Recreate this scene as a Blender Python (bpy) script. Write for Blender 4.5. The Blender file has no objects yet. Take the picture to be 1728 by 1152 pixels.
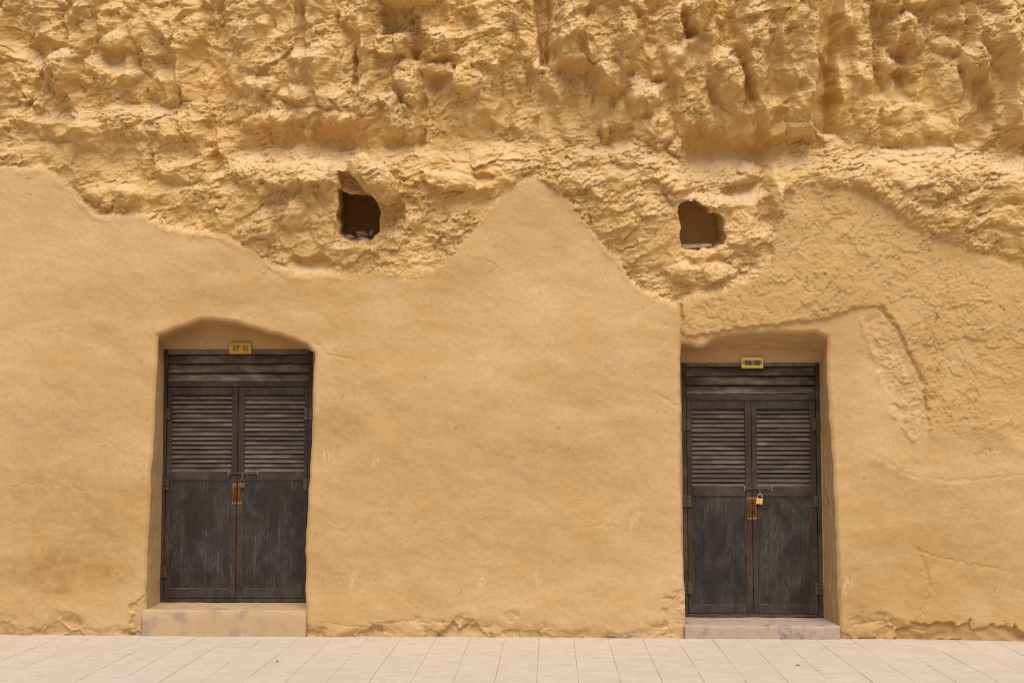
import bpy, bmesh, math, random
import numpy as np
from mathutils import Vector, Matrix, Euler

random.seed(7)
RAD = math.radians
S = bpy.context.scene
COL = S.collection

# ------------------------------------------------------------------ camera
CAM = Vector((0.0, -10.3, 1.55))
YAW, PITCH, FPX = RAD(1.73), RAD(4.29), 2190.0
cd = bpy.data.cameras.new('camera')
cam = bpy.data.objects.new('camera', cd); COL.objects.link(cam)
cam.location = CAM
cam.rotation_euler = (RAD(90) + PITCH, 0, YAW)
cd.sensor_width = 36.0
cd.lens = 36.0 * FPX / 1728.0
cd.clip_end = 2000
S.camera = cam

# ------------------------------------------------------------------ world, sun
SUN_EL, SUN_AZ = RAD(56), RAD(170)      # azimuth measured from +y, clockwise (sun in front of the wall, high)
W = bpy.data.worlds.new('World'); S.world = W; W.use_nodes = True
nt = W.node_tree; bg = nt.nodes['Background']
sky = nt.nodes.new('ShaderNodeTexSky'); sky.sky_type = 'NISHITA'; sky.sun_disc = False
sky.sun_elevation = SUN_EL; sky.sun_rotation = SUN_AZ
sky.dust_density = 2.5; sky.air_density = 1.0; sky.ozone_density = 1.0
nt.links.new(sky.outputs[0], bg.inputs[0]); bg.inputs[1].default_value = 0.085
ld = bpy.data.lights.new('sun', 'SUN'); ld.energy = 2.05; ld.angle = RAD(46); ld.color = (1.0, 0.94, 0.86)
sun = bpy.data.objects.new('sun', ld); COL.objects.link(sun)
sd = Vector((math.sin(SUN_AZ) * math.cos(SUN_EL), math.cos(SUN_AZ) * math.cos(SUN_EL), math.sin(SUN_EL)))
sun.rotation_euler = (-sd).to_track_quat('-Z', 'Y').to_euler()
sun.location = sd * 40
S.view_settings.view_transform = 'Standard'; S.view_settings.look = 'None'
S.view_settings.gamma = 1.0; S.view_settings.use_curve_mapping = False
S.view_settings.exposure = 0.66
S.render.engine = 'CYCLES'; S.render.filter_size = 1.1
try:
    S.cycles.filter_width = 1.1; S.cycles.max_bounces = 6; S.cycles.diffuse_bounces = 4; S.cycles.use_denoising = True; S.cycles.denoising_prefilter = 'NONE'
except Exception: pass

# ------------------------------------------------------------------ projection helpers (photo pixel -> point on a plane y = Y)
RM = np.array(Euler((RAD(90) + PITCH, 0, YAW)).to_matrix())
def at(u, v, Y=0.0):
    r = RM @ np.array([(u - 864.0) / FPX, (576.0 - v) / FPX, -1.0])
    t = (Y - CAM.y) / r[1]
    return (CAM.x + r[0] * t, CAM.z + r[2] * t)
def px_of(x, y, z):
    d = np.stack([x - CAM.x, y - CAM.y, z - CAM.z], -1) @ RM
    return 864.0 + FPX * d[..., 0] / -d[..., 2], 576.0 - FPX * d[..., 1] / -d[..., 2]

# ------------------------------------------------------------------ noise
F = np.float32
def _h(ix, iy, s):
    h = (ix.astype(np.int64) * 374761393 + iy.astype(np.int64) * 668265263 + s * 1274126177) & 0xFFFFFFFF
    h = ((h ^ (h >> 13)) * 1274126177) & 0xFFFFFFFF
    return (h ^ (h >> 16)).astype(np.uint32)
_ang = np.linspace(0, 2 * np.pi, 256, endpoint=False)
_GX, _GY = np.cos(_ang).astype(F), np.sin(_ang).astype(F)
def perlin(x, y, s=0):
    x = np.asarray(x, F); y = np.asarray(y, F)
    ix = np.floor(x); iy = np.floor(y); fx = x - ix; fy = y - iy
    ix = ix.astype(np.int32); iy = iy.astype(np.int32)
    def g(i, j):
        k = _h(ix + i, iy + j, s) & 255
        return _GX[k] * (fx - i) + _GY[k] * (fy - j)
    a = fx * fx * fx * (fx * (fx * 6 - 15) + 10); b = fy * fy * fy * (fy * (fy * 6 - 15) + 10)
    n0 = g(0, 0); n0 = n0 + a * (g(1, 0) - n0)
    n1 = g(0, 1); n1 = n1 + a * (g(1, 1) - n1)
    return (n0 + b * (n1 - n0)) * F(1.5)
def fbm(x, y, o=4, s=0, gain=0.5):
    r = 0; a = 1.0; t = 0
    for k in range(o):
        r = r + a * perlin(x * 2 ** k + 17.3 * k, y * 2 ** k - 9.1 * k, s + k); t += a; a *= gain
    return r / F(t)
def ridged(x, y, o=3, s=0):
    r = 0; a = 1.0; t = 0
    for k in range(o):
        r = r + a * (1 - np.abs(perlin(x * 2 ** k, y * 2 ** k, s + k)) * 2); t += a; a *= .5
    return r / F(t)
def worley(x, y, s=0):
    """F1, F2, cell hash (0..1) x3, offset from the cell's point"""
    x = np.asarray(x, F); y = np.asarray(y, F)
    ix = np.floor(x).astype(np.int32); iy = np.floor(y).astype(np.int32)
    f1 = np.full(x.shape, 9, F); f2 = np.full(x.shape, 9, F)
    bx = np.zeros(x.shape, F); by = np.zeros(x.shape, F); bh = np.zeros(x.shape, np.uint32)
    for i in (-1, 0, 1):
        for j in (-1, 0, 1):
            h = _h(ix + i, iy + j, s)
            dx = x - (ix + i) - (h & 1023).astype(F) / 1023; dy = y - (iy + j) - ((h >> 10) & 1023).astype(F) / 1023
            d = dx * dx + dy * dy
            m = d < f1
            f2 = np.where(m, f1, np.minimum(f2, d))
            f1 = np.where(m, d, f1); bx = np.where(m, dx, bx); by = np.where(m, dy, by); bh = np.where(m, h, bh)
    h2 = _h(bh.astype(np.int64), bh.astype(np.int64) >> 3, 5)
    return np.sqrt(f1), np.sqrt(f2), (h2 & 255).astype(F) / 255, ((h2 >> 8) & 255).astype(F) / 255, ((h2 >> 16) & 255).astype(F) / 255, bx, by
def facets(x, y, s, tilt=0.8):
    """angular broken-rock relief, about -1..1"""
    f1, f2, a, b, c, dx, dy = worley(x, y, s)
    return (a - .5) * 1.1 + tilt * ((b - .5) * 2 * dx + (c - .62) * 2 * dy)
def sstep(a, b, x):
    t = np.clip((x - a) / (b - a), 0, 1); return t * t * (3 - 2 * t)

# ------------------------------------------------------------------ the wall and cliff grid
def axis(lo, a, b, hi, fine, coarse):
    l = np.arange(lo, a, coarse); m = np.arange(a, b, fine); r = np.arange(b, hi, coarse)
    return np.concatenate([l, m, r])
GX = axis(-7.0, -4.55, 3.95, 6.5, 0.0066, 0.035)
GZ = axis(-0.035, -0.034, 5.2, 8.0, 0.0066, 0.045)
NX, NZ = len(GX), len(GZ)
X, Z = np.meshgrid(GX, GZ)
U, V = px_of(X, np.zeros_like(X), Z)
X = X.astype(F); Z = Z.astype(F); U = U.astype(F); V = V.astype(F)
# pixel lengths on the wall plane, so the features below can be read off in photo pixels
wu = fbm(U / 22, V / 22, 3, 11) * 7 + fbm(U / 90, V / 90, 2, 13) * 9
wv = fbm(U / 22 + 40, V / 22, 3, 12) * 7 + fbm(U / 90 + 9, V / 90, 2, 14) * 9
UW = U + wu; VW = V + wv

def win(u0, u1, v0, v1):
    xa, _ = at(u0, 500); xb, _ = at(u1, 500); _, zb = at(864, v0); _, za = at(864, v1)
    i0 = max(0, np.searchsorted(GX, xa - .15)); i1 = np.searchsorted(GX, xb + .15)
    j0 = max(0, np.searchsorted(GZ, za - .15)); j1 = np.searchsorted(GZ, zb + .15)
    return slice(j0, j1), slice(i0, i1)
def pdist(pts, u, v):
    d = np.full(u.shape, 1e9, F); tt = np.zeros(u.shape, F); n = len(pts) - 1
    for k in range(n):
        (ax, ay), (bx, by) = pts[k][:2], pts[k + 1][:2]
        ex, ey = bx - ax, by - ay
        t = np.clip(((u - ax) * ex + (v - ay) * ey) / (ex * ex + ey * ey + 1e-6), 0, 1)
        q = np.hypot(u - ax - t * ex, v - ay - t * ey)
        m = q < d; d = np.where(m, q, d); tt = np.where(m, (k + t) / n, tt)
    return d, tt
def inside(pts, u, v):
    r = np.zeros(u.shape, bool); n = len(pts)
    for k in range(n):
        (ax, ay), (bx, by) = pts[k], pts[(k + 1) % n]
        if ay == by: continue
        c = ((ay > v) != (by > v)) & (u < (bx - ax) * (v - ay) / (by - ay) + ax)
        r ^= c
    return r
def sdf(pts, u, v):
    d, _ = pdist(list(pts) + [pts[0]], u, v)
    return np.where(inside(pts, u, v), d, -d)

MAC = np.zeros((NZ, NX), F); CALM = np.zeros((NZ, NX), F)
def bump(u, v, ru, rt, rb, h, rot=0, p=2.4, warp=1.0):
    m = max(ru, rt, rb) + 20
    w = win(u - m, u + m, v - m, v + m)
    a = U[w] + wu[w] * warp - u; b = V[w] + wv[w] * warp - v
    if rot:
        c, s_ = math.cos(RAD(rot)), math.sin(RAD(rot)); a, b = a * c + b * s_, -a * s_ + b * c
    d = np.hypot(a / ru, b / np.where(b < 0, rt, rb))
    MAC[w] += h * np.clip(1 - d ** p, 0, 1) ** 0.8
def gully(pts, w0, depth, p=1.5, warp=.8, ends=0.12):
    us = [q[0] for q in pts]; vs = [q[1] for q in pts]
    w = win(min(us) - w0 * 2 - 15, max(us) + w0 * 2 + 15, min(vs) - w0 * 2 - 15, max(vs) + w0 * 2 + 15)
    d, t = pdist(pts, U[w] + wu[w] * warp, V[w] + wv[w] * warp)
    e = np.minimum(sstep(0, ends, t), sstep(0, ends, 1 - t)) if ends else 1
    MAC[w] -= .7 * depth * e * sstep(-.35, .25, fbm(U[w] / 40, V[w] / 60, 2, 34) + .12) * np.clip(1 - d / (w0 * 1.35), 0, 1) ** (1 / min(p, 1.3))
def area(pts, h, soft=8, warp=1.0, calm=0):
    us = [q[0] for q in pts]; vs = [q[1] for q in pts]; m = soft + 20
    w = win(min(us) - m, max(us) + m, min(vs) - m, max(vs) + m)
    d = sdf(pts, U[w] + wu[w] * warp, V[w] + wv[w] * warp)
    MAC[w] += h * sstep(-soft * .3, soft, d)
    if calm: CALM[w] = np.maximum(CALM[w], calm * sstep(-soft, soft * .4, d))

# --- large profile of the cliff, top to bottom
vq = VW + fbm(U / 160, V / 400, 2, 31) * 22
prof_ledge = np.interp(vq, [-700, -200, 0, 110, 190, 243, 258, 290, 318, 350, 400, 460, 520], [-.55, .02, .10, .09, .05, -.10, -.08, .04, .075, .03, .0, -.02, -.05]).astype(F)
prof_left = np.interp(vq, [-700, -200, 0, 110, 180, 260, 330, 400, 460], [-.55, .02, .10, .07, .06, .0, -.03, -.06, -.06]).astype(F)
prof_soft = np.interp(vq, [-700, -200, 0, 110, 190, 243, 258, 290, 318, 350, 400, 460, 520], [-.55, .02, .10, .08, .05, .02, .025, .04, .05, .03, .0, -.02, -.05]).astype(F)
gm = np.interp(UW + fbm(U / 50, V / 50, 2, 33) * 40, [380, 420, 620, 690, 850, 950, 1110, 1150, 1290, 1370, 1560, 1728], [.5, .85, .75, .35, .3, .1, .3, .9, .8, .4, .45, .6]).astype(F)
prof_ledge = prof_soft + (prof_ledge - prof_soft) * gm
wl = sstep(330, 420, UW)
MAC += prof_left + (prof_ledge - prof_left) * wl
# far right: the ledge becomes a dusty slope that comes forward
MAC += sstep(1290, 1380, UW) * np.interp(VW, [250, 275, 330, 420, 520], [0, .02, .04, .07, .06]).astype(F)
# flutes running down the upper cliff
fl = ridged(UW / 88 + fbm(U / 60, V / 60, 2, 44) * .35, V / 420, 2, 41)
MAC += (fl - .45) * .085 * sstep(300, 150, V)
MAC += (.35 - np.abs(perlin(U / 78 + fbm(U / 80, V / 160, 2, 45) * .5, V / 480 + 2, 46)) * 1.6) * .075 * sstep(275, 185, V)
# --- left part
bump(75, 85, 42, 20, 24, -.055); gully([(103, 84), (92, 110), (66, 150), (60, 168), (42, 182)], 6, .08)
bump(22, 130, 55, 60, 60, .05, rot=20); bump(112, 128, 30, 42, 40, .11, rot=15); bump(128, 150, 20, 8, 14, -.025, rot=25)
bump(208, 104, 36, 18, 30, -.055, rot=15); bump(224, 136, 18, 14, 12, .06); bump(165, 135, 28, 40, 42, .04)
bump(280, 70, 60, 55, 38, .06, rot=15); bump(195, 40, 16, 10, 9, -.025); bump(290, 150, 50, 30, 30, .045)
area([(40, 200), (250, 180), (345, 195), (350, 235), (170, 240), (60, 235)], .05, 14)
gully([(66, 195), (60, 240), (72, 290)], 9, .06); gully([(365, 0), (367, 50), (374, 92)], 4, .035); gully([(345, 185), (350, 235), (368, 300)], 10, .09)
bump(362, 278, 20, 28, 26, -.045); gully([(252, 245), (254, 275), (252, 312)], 5, .06)
bump(300, 290, 42, 28, 25, .04); bump(205, 275, 38, 22, 32, -.03); bump(150, 235, 28, 32, 16, .06, rot=20); bump(190, 330, 60, 22, 26, .04, rot=12)
bump(420, 285, 32, 22, 40, .07, rot=-30); bump(215, 330, 26, 8, 22, .05, rot=20); bump(330, 330, 60, 12, 30, .03)
bump(40, 225, 60, 20, 30, -.04); bump(440, 390, 24, 40, 46, .05, rot=20); bump(370, 360, 40, 22, 22, .03); bump(490, 360, 34, 30, 30, .05, rot=25)
# --- middle left
for q, w0, dp in (([(464, -30), (464, 62)], 4, .04), ([(514, 8), (514, 105)], 5, .05), ([(570, -20), (570, 70)], 4, .035), ([(603, 70), (604, 160)], 5, .07), ([(703, 26), (703, 112)], 8, .10), ([(713, 150), (708, 262)], 7, .05), ([(847, 100), (846, 170)], 4, .03)):
    gully(q, w0, dp * 1.7, warp=.5)
bump(545, 110, 25, 35, 44, .06); bump(455, 150, 19, 18, 20, .06); bump(590, 130, 15, 46, 30, .05); bump(500, 165, 30, 20, 15, .04)
area([(645, 18), (702, 18), (702, 62), (645, 62)], -.06, 5, .6); area([(634, 62), (668, 54), (694, 70), (690, 102), (646, 106), (632, 92)], .08, 8); bump(617, 92, 16, 18, 18, .05)
area([(716, 62), (742, 50), (764, 66), (770, 100), (744, 112), (716, 100)], .10, 10); bump(746, 122, 32, 12, 14, .09); bump(768, 119, 8, 6, 8, -.08)
bump(686, 138, 20, 34, 40, .08, rot=-18); bump(655, 171, 16, 12, 20, .08); bump(692, 172, 15, 10, 10, .06); bump(680, 214, 40, 34, 28, .07)
bump(690, 0, 48, 20, 14, .12); bump(825, 60, 60, 90, 70, .05); bump(785, 150, 22, 40, 18, .06); bump(555, 168, 75, 26, 20, .05); bump(520, 204, 120, 16, 10, .05)
bump(480, 236, 34, 17, 16, -.04); bump(566, 234, 40, 20, 18, -.045); bump(520, 222, 12, 14, 14, .06); bump(820, 225, 60, 26, 24, -.04)
# --- middle right: gullies, pillars, hanging knobs
area([(890, -60), (902, 30), (912, 116), (928, 122), (932, 30), (928, -60)], -.20, 9, .6, .4); gully([(888, -60), (900, 40), (914, 122)], 22, .06, p=1.2); gully([(898, 110), (906, 180), (914, 305)], 11, .06)
area([(934, -60), (1058, -60), (1080, 50), (1076, 112), (1050, 150), (1020, 162), (992, 130), (934, 122)], .15, 18)
bump(1028, 142, 32, 24, 20, .07); bump(1062, 128, 7, 6, 10, -.06); bump(960, 60, 30, 60, 50, .05)
gully([(1066, -60), (1083, 40), (1082, 108)], 10, .10, warp=.5)
area([(1092, -60), (1142, -60), (1150, 60), (1148, 135), (1098, 138)], .08, 14)
gully([(1146, -60), (1150, 42), (1166, 78)], 10, .17, p=2, warp=.4); bump(1174, 22, 22, 70, 42, .12)
bump(1226, 140, 30, 60, 60, .11, rot=-22, p=2); bump(1215, 115, 18, 16, 12, .04); gully([(1247, 82), (1257, 138), (1278, 190)], 6, .08)
area([(1250, -60), (1374, -60), (1374, 236), (1292, 238), (1264, 160), (1240, 80)], .12, 12, .7)
bump(1300, 60, 40, 70, 60, .05); bump(1290, 185, 26, 22, 40, .04); gully([(1322, 190), (1330, 235)], 4, .04); bump(1340, 200, 18, 30, 34, .04)
bump(1116, 222, 26, 36, 28, .08); bump(1145, 248, 16, 14, 14, .05); bump(1040, 224, 34, 20, 28, -.06); bump(1020, 212, 8, 20, 30, .06); bump(1090, 175, 34, 44, 26, .07, rot=-20)
area([(1158, 205), (1300, 235), (1310, 330), (1240, 345), (1150, 338)], -.12, 20); bump(1270, 278, 22, 18, 22, .09); bump(1255, 302, 40, 8, 14, .07, rot=-10)
bump(1055, 262, 26, 10, 26, .06); bump(985, 262, 30, 12, 20, .03); gully([(995, 130), (1004, 160), (998, 196)], 3, .03)
# --- right: deep gully, broken bay, hollows
area([(1386, -90), (1379, 20), (1374, 120), (1373, 208), (1394, 226), (1414, 222), (1412, 120), (1420, 20), (1436, -90)], -.24, 12,   .35, .55)
area([(1402, -90), (1392, 120), (1396, 240), (1436, 244), (1436, 120), (1448, -90)], -.10, 24, .3, .35); bump(1352, 110, 30, 190, 120, .05, warp=.5); bump(1455, 110, 22, 190, 130, .06, warp=.5)
area([(1463, 20), (1618, 10), (1622, 120), (1612, 250), (1490, 255), (1470, 160)], -.07, 10, .7)
area([(1492, 40), (1530, 24), (1560, 44), (1558, 84), (1528, 98), (1496, 78)], .10, 12); bump(1495, 52, 14, 30, 40, -.03); bump(1512, 140, 34, 22, 36, -.07); bump(1500, 108, 30, 10, 12, .05, rot=8)
bump(1530, 182, 42, 10, 26, .05, rot=-5); bump(1600, 40, 26, 30, 16, .06); bump(1595, 85, 28, 14, 16, .06); bump(1585, 215, 26, 20, 16, .05)
gully([(1622, -60), (1624, 100)], 8, .10, warp=.4); area([(1612, 122), (1650, 132), (1672, 166), (1672, 216), (1640, 252), (1612, 240)], -.10, 12)
bump(1690, 60, 44, 120, 90, .10, rot=-18); bump(1640, 105, 30, 24, 22, .05, rot=25); bump(1692, 262, 40, 30, 30, -.06); bump(1735, 330, 16, 90, 40, -.12); bump(1735, 345, 14, 26, 22, -.3, p=6)
gully([(1570, 272), (1573, 320)], 5, .05, warp=.3); bump(1600, 300, 26, 20, 24, .03); gully([(1390, 268), (1383, 290)], 3, .03)
# --- around the small niches
area([(446, 284), (500, 272), (562, 268), (572, 310), (520, 318), (486, 326), (446, 312)], .09, 10); bump(556, 312, 14, 22, 24, .05)
area([(571, 288), (606, 288), (636, 330), (571, 330)], -.13, 6, .3)
bump(634, 304, 21, 44, 40, .19, rot=-44, p=5); bump(655, 332, 17, 14, 13, .05)
bump(660, 364, 22, 32, 40, -.08); area([(714, 290), (780, 300), (804, 316), (792, 324), (745, 329), (718, 312)], .055, 6); bump(818, 306, 20, 12, 12, -.05); bump(810, 322, 26, 5, 8, .04)
bump(528, 446, 46, 20, 17, -.08, rot=10); bump(600, 420, 60, 8, 30, .05); bump(720, 410, 70, 50, 40, .03); bump(545, 380, 26, 50, 40, .03)
bump(1090, 375, 55, 50, 60, .05, rot=30); bump(1180, 460, 66, 16, 20, .05); bump(1270, 400, 40, 30, 44, .04); bump(1318, 360, 16, 50, 50, .05); bump(1293, 355, 15, 40, 40, -.06)
bump(1190, 428, 48, 8, 18, .02)

# --- rock texture at falling scales
K = slice(np.searchsorted(GZ, at(864, 800)[1]), NZ)
u_, v_ = UW[K], VW[K]
def put(a):
    r = np.zeros((NZ, NX), F); r[K] = a; return r
shear = v_ + .25 * u_
r1 = facets(u_ / 62, shear / 46, 101, .9); r2 = facets(u_ / 27, shear / 19 + 3, 102, .9); r3 = facets(U[K] / 11 + wu[K] / 9, V[K] / 7.5 + wv[K] / 9, 103, .9)
lum = sstep(-.25, .45, fbm(u_ / 110, v_ / 80, 3, 61))
f1 = fbm(u_ / 38, v_ / 30, 5, 62, .48)
f2 = fbm(U[K] / 9, V[K] / 6, 3, 63, .6)
flk = worley(U[K] / 24 + wu[K] / 7, (V[K] + .3 * U[K]) / 7.5 + wv[K] / 7, 105)
flake = np.clip(1 - (flk[1] - flk[0]) / .13, 0, 1) * (flk[3] > .55) * (flk[6] > -.05)
bl = (.5 - np.abs(perlin(u_ / 70 + wu[K] / 60, v_ / 74, 64))) * 1.35 + .30 * (.5 - np.abs(perlin(u_ / 30 + 5, v_ / 27, 65))) + .12 * (.5 - np.abs(perlin(u_ / 12, v_ / 11, 66)))
bl2 = -np.abs(perlin(u_ / 44 + 31, v_ / 120 + 7, 67)) * sstep(260, 160, V[K])
bl3 = -np.abs(perlin(u_ / 25 + 13, v_ / 210 + 3, 70)) * sstep(270, 170, V[K]) * sstep(-.3, .2, fbm(u_ / 90, v_ / 90, 2, 58))
pit = worley(U[K] / 13 + wu[K] / 8, V[K] / 8 + wv[K] / 8, 106); pits = np.clip(1 - pit[0] / .30, 0, 1) * (pit[2] > .72)
def shingle(x, y, s, sel):
    f_, g_, a, b, c, dx, dy = worley(x, y, s)
    return np.where(a > sel, (dy + .45) * (.5 + b), 0) * sstep(0, .08, g_ - f_)
crumb = sstep(-.35, .2, fbm(u_ / 150 + 3, v_ / 110, 3, 68))            # crumbly patches between dust-washed, smoother ones
s1 = shingle(u_ / 66, (v_ + .15 * u_) / 34, 107, .45); s2 = shingle(U[K] / 27 + wu[K] / 12, (V[K] + .25 * U[K]) / 10 + wv[K] / 10, 108, .42); s3 = shingle(U[K] / 13 + wu[K] / 9, (V[K] + .2 * U[K]) / 5.5 + wv[K] / 8, 109, .45)
bed = ridged(U[K] / 170 + wu[K] / 40, (VW[K] + .05 * U[K]) / 13, 2, 69)
uw = sstep(285, 215, V[K]); lw = 1 - .45 * uw
ROUGH = put(-.030 + .038 * bl + .085 * bl2 + .026 * bl3 - .014 * pits * (.3 + .7 * crumb) +   .011 * s1 * lw + lw * ((.004 + .012 * crumb) * s2 + (.002 + .0075 * crumb) * s3) + .005 * (bed - .4) + .020 * r1 * lw + lw * (.004 + .006 * crumb) * r2 + (.003 + .0055 * crumb) * r3 + .024 * f1 + (.004 + .005 * crumb) * f2 - .024 * flake * (.15 + .85 * crumb) + (.0028 + .0038 * crumb) * fbm(U[K] / 4.2, V[K] / 3.4, 2, 60, .8))
MAC *= 1.4
MAC[K] += np.clip(MAC[K], 0, .2) * (.06 * r2 + .15 * r1 + .22 * f1 - .02)      # proud lumps are broken, not round
calm = (1 - CALM) * (1 - .75 * sstep(.10, .24, -MAC))      # deep gullies are water-worn and smooth
ROCK = MAC + ROUGH * calm + .13 * sstep(1400, 1850, U)

# --- plastered surface
lo = fbm(U / 230, V / 190, 3, 71); md = fbm(U / 58 + lo, (V - .15 * U) / 44, 4, 72); fi = fbm(U / 9, V / 7, 3, 73, .6)
tr = fbm((U * .8 + V * .6) / 70, (V * .8 - U * .6) / 9, 3, 76)
trm = sstep(.05, .35, fbm(U / 120, V / 90, 3, 77))
PLA = .034 * lo + .0078 * md + .0016 * fi + .0012 * tr * trm
pq = worley(UW / 40 + wu / 12, VW / 32 + wv / 12, 87); pq2 = worley(UW / 17 + wu / 9, VW / 13 + wv / 9, 88)
plt = (pq[2] > .6) * sstep(0, .06, pq[1] - pq[0]) * .007 + (pq2[2] > .66) * sstep(0, .10, pq2[1] - pq2[0]) * .0045 * sstep(-.2, .2, fbm(U / 60, V / 60, 2, 89))
rp = worley(U / 9 + wu / 7, V / 7 + wv / 7, 85); rpit = np.clip(1 - rp[0] / .32, 0, 1) * (rp[2] > .7)
rgh = .75 * facets(UW / 46, (VW + .2 * U) / 40, 81, .5) * .007 + fbm(UW / 60, VW / 46, 5, 82, .5) * .011 + fbm(U / 7, V / 6, 2, 83) * .0045 + plt * 1.2 - .006 * rpit * sstep(-.1, .3, fbm(U / 70, V / 60, 2, 57))
cw = worley(UW / 58 + wu / 14, VW / 52 + wv / 14, 84)
crk = np.clip(1 - (cw[1] - cw[0]) / .045, 0, 1) * (cw[2] > .45) * sstep(-.1, .25, fbm(U / 50, V / 50, 2, 86))
RGH = .028 + .5 * PLA + rgh - .016 * crk

# --- where each kind of surface is
BU = [-900, 0, 75, 95, 128, 150, 168, 240, 262, 300, 370, 430, 465, 500, 580, 640, 700, 730, 765, 800, 830, 858, 885, 905, 930, 962, 990, 1020, 1045, 1062, 1085, 1140, 1165, 1200, 1270, 1300, 1312, 1322, 1370, 1440, 1475, 1500, 1545, 1600, 1660, 1728, 2300]
BV = [290, 282, 284, 300, 328, 352, 366, 362, 376, 388, 396, 425, 450, 462, 462, 462, 466, 455, 428, 388, 352, 318, 303, 300, 315, 342, 378, 415, 440, 470, 492, 515, 500, 495, 470, 440, 385, 328, 312, 316, 330, 355, 388, 412, 432, 458, 540]
ub = U + fbm(U / 14, V / 14, 3, 21) * 6; vb_ = V + fbm(U / 14 + 7, V / 14, 3, 22) * 6
DR = np.interp(ub, BU, BV).astype(F) - vb_            # > 0 rock
soft = np.interp(U, [0, 560, 600, 640, 690, 850, 960, 1000, 1140, 1300, 1460, 1728], [4, 5, 14, 20, 12, 9, 4, 4, 6, 14, 8, 9]).astype(F)
R = sstep(-soft, soft, DR)
ROUGHPOLY = [(1150, 500), (1150, 560), (1162, 570), (1240, 556), (1330, 546), (1400, 538), (1440, 521), (1488, 516), (1510, 550), (1535, 600), (1558, 650), (1564, 690), (1566, 735), (1600, 764), (1680, 772), (2300, 765), (2300, 200), (1150, 200)]
DQ = sdf(ROUGHPOLY, ub, vb_)
Q = sstep(-2.5, 3.5, DQ) * (1 - .0 * R)
fade = sstep(800, 690, V + fbm(U / 60, V / 60, 3, 23) * 70) + sstep(1480, 1380, U)       # its lower edge thins out to nothing
Qh = Q * np.clip(fade, 0.0, 1)
lip = .010 * np.exp(-((DR + 6) / 7) ** 2) * sstep(1150, 1120, U) * sstep(-.2, .3, fbm(U / 40, V / 40, 3, 78)) * np.interp(U, [0, 560, 620, 940, 980, 1728], [1, .8, 0, 0, 1.3, 1.3]).astype(F)
SURF = PLA + lip + .13 * sstep(1400, 1850, U)          # the wall swings a little towards the viewer on the far right
# the hollow between the smooth jamb plaster and the rough render, right of the second door
hol = sdf([(1452, 540), (1492, 522), (1512, 552), (1536, 602), (1560, 655), (1566, 720), (1530, 742), (1507, 702), (1490, 660), (1474, 600)], ub, vb_)
SURF = SURF - sstep(-8, 16, hol) * (.014 - 1.2 * rgh + .012 * fbm(U / 22, V / 22, 3, 27))
bu = [1455, 1474, 1490, 1508, 1530]; ridge, _ = pdist([(1452, 540), (1474, 600), (1490, 660), (1508, 702), (1540, 742)], ub, vb_)
SURF = SURF + .015 * np.exp(-(ridge / 4.5) ** 2) * sstep(-.3, .2, fbm(U / 30, V / 30, 2, 29))
# low bulge across the lower right wall, and cracks
b1, _ = pdist([(1480, 770), (1530, 800), (1600, 812), (1728, 800)], ub, vb_); SURF += .012 * np.exp(-(b1 / 16) ** 2) - .004 * np.exp(-(b1 / 2.5) ** 2)
def crack(pts, w0, dp, lipw=0):
    global SURF
    us = [q[0] for q in pts]; vs = [q[1] for q in pts]
    w = win(min(us) - 20, max(us) + 20, min(vs) - 20, max(vs) + 20)
    d, _ = pdist(pts, ub[w] + fbm(U[w] / 6, V[w] / 6, 2, 24) * 3, vb_[w] + fbm(U[w] / 6, V[w] / 6, 2, 25) * 3)
    SURF[w] = SURF[w] - dp * np.clip(1 - d / w0, 0, 1)
crack([(1548, 925), (1566, 985), (1556, 1025), (1546, 1050)], 5, .010); crack([(1548, 930), (1620, 948), (1690, 960)], 2.5, .006); crack([(1440, 1054), (1490, 1045), (1520, 1058), (1560, 1062)], 3, .010)
crack([(1560, 640), (1560, 700), (1548, 745)], 3, .010); crack([(530, 575), (552, 598), (596, 606)], 2.5, .005); crack([(1105, 662), (1148, 688)], 2.2, .006); crack([(820, 438), (838, 450), (826, 462)], 2.5, .006)
crack([(1484, 518), (1510, 550), (1535, 600), (1558, 650), (1563, 692)], 5, .018); crack([(1120, 540), (1128, 640), (1136, 700)], 1.6, .004); crack([(700, 470), (716, 520), (706, 560)], 1.6, .004); crack([(905, 880), (960, 892), (1020, 884), (1090, 905)], 1.6, .004); crack([(20, 820), (80, 812), (150, 830)], 1.5, .004); crack([(130, 345), (150, 420), (142, 470)], 1.5, .0035); crack([(1600, 560), (1640, 640), (1628, 700)], 3, .012); crack([(1420, 430), (1408, 480), (1425, 520)], 3, .012); crack([(1600, 420), (1590, 480), (1612, 540), (1650, 560)], 3, .012)
crack([(545, 1050), (600, 1055), (680, 1048), (760, 1050)], 2.2, .007)
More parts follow.
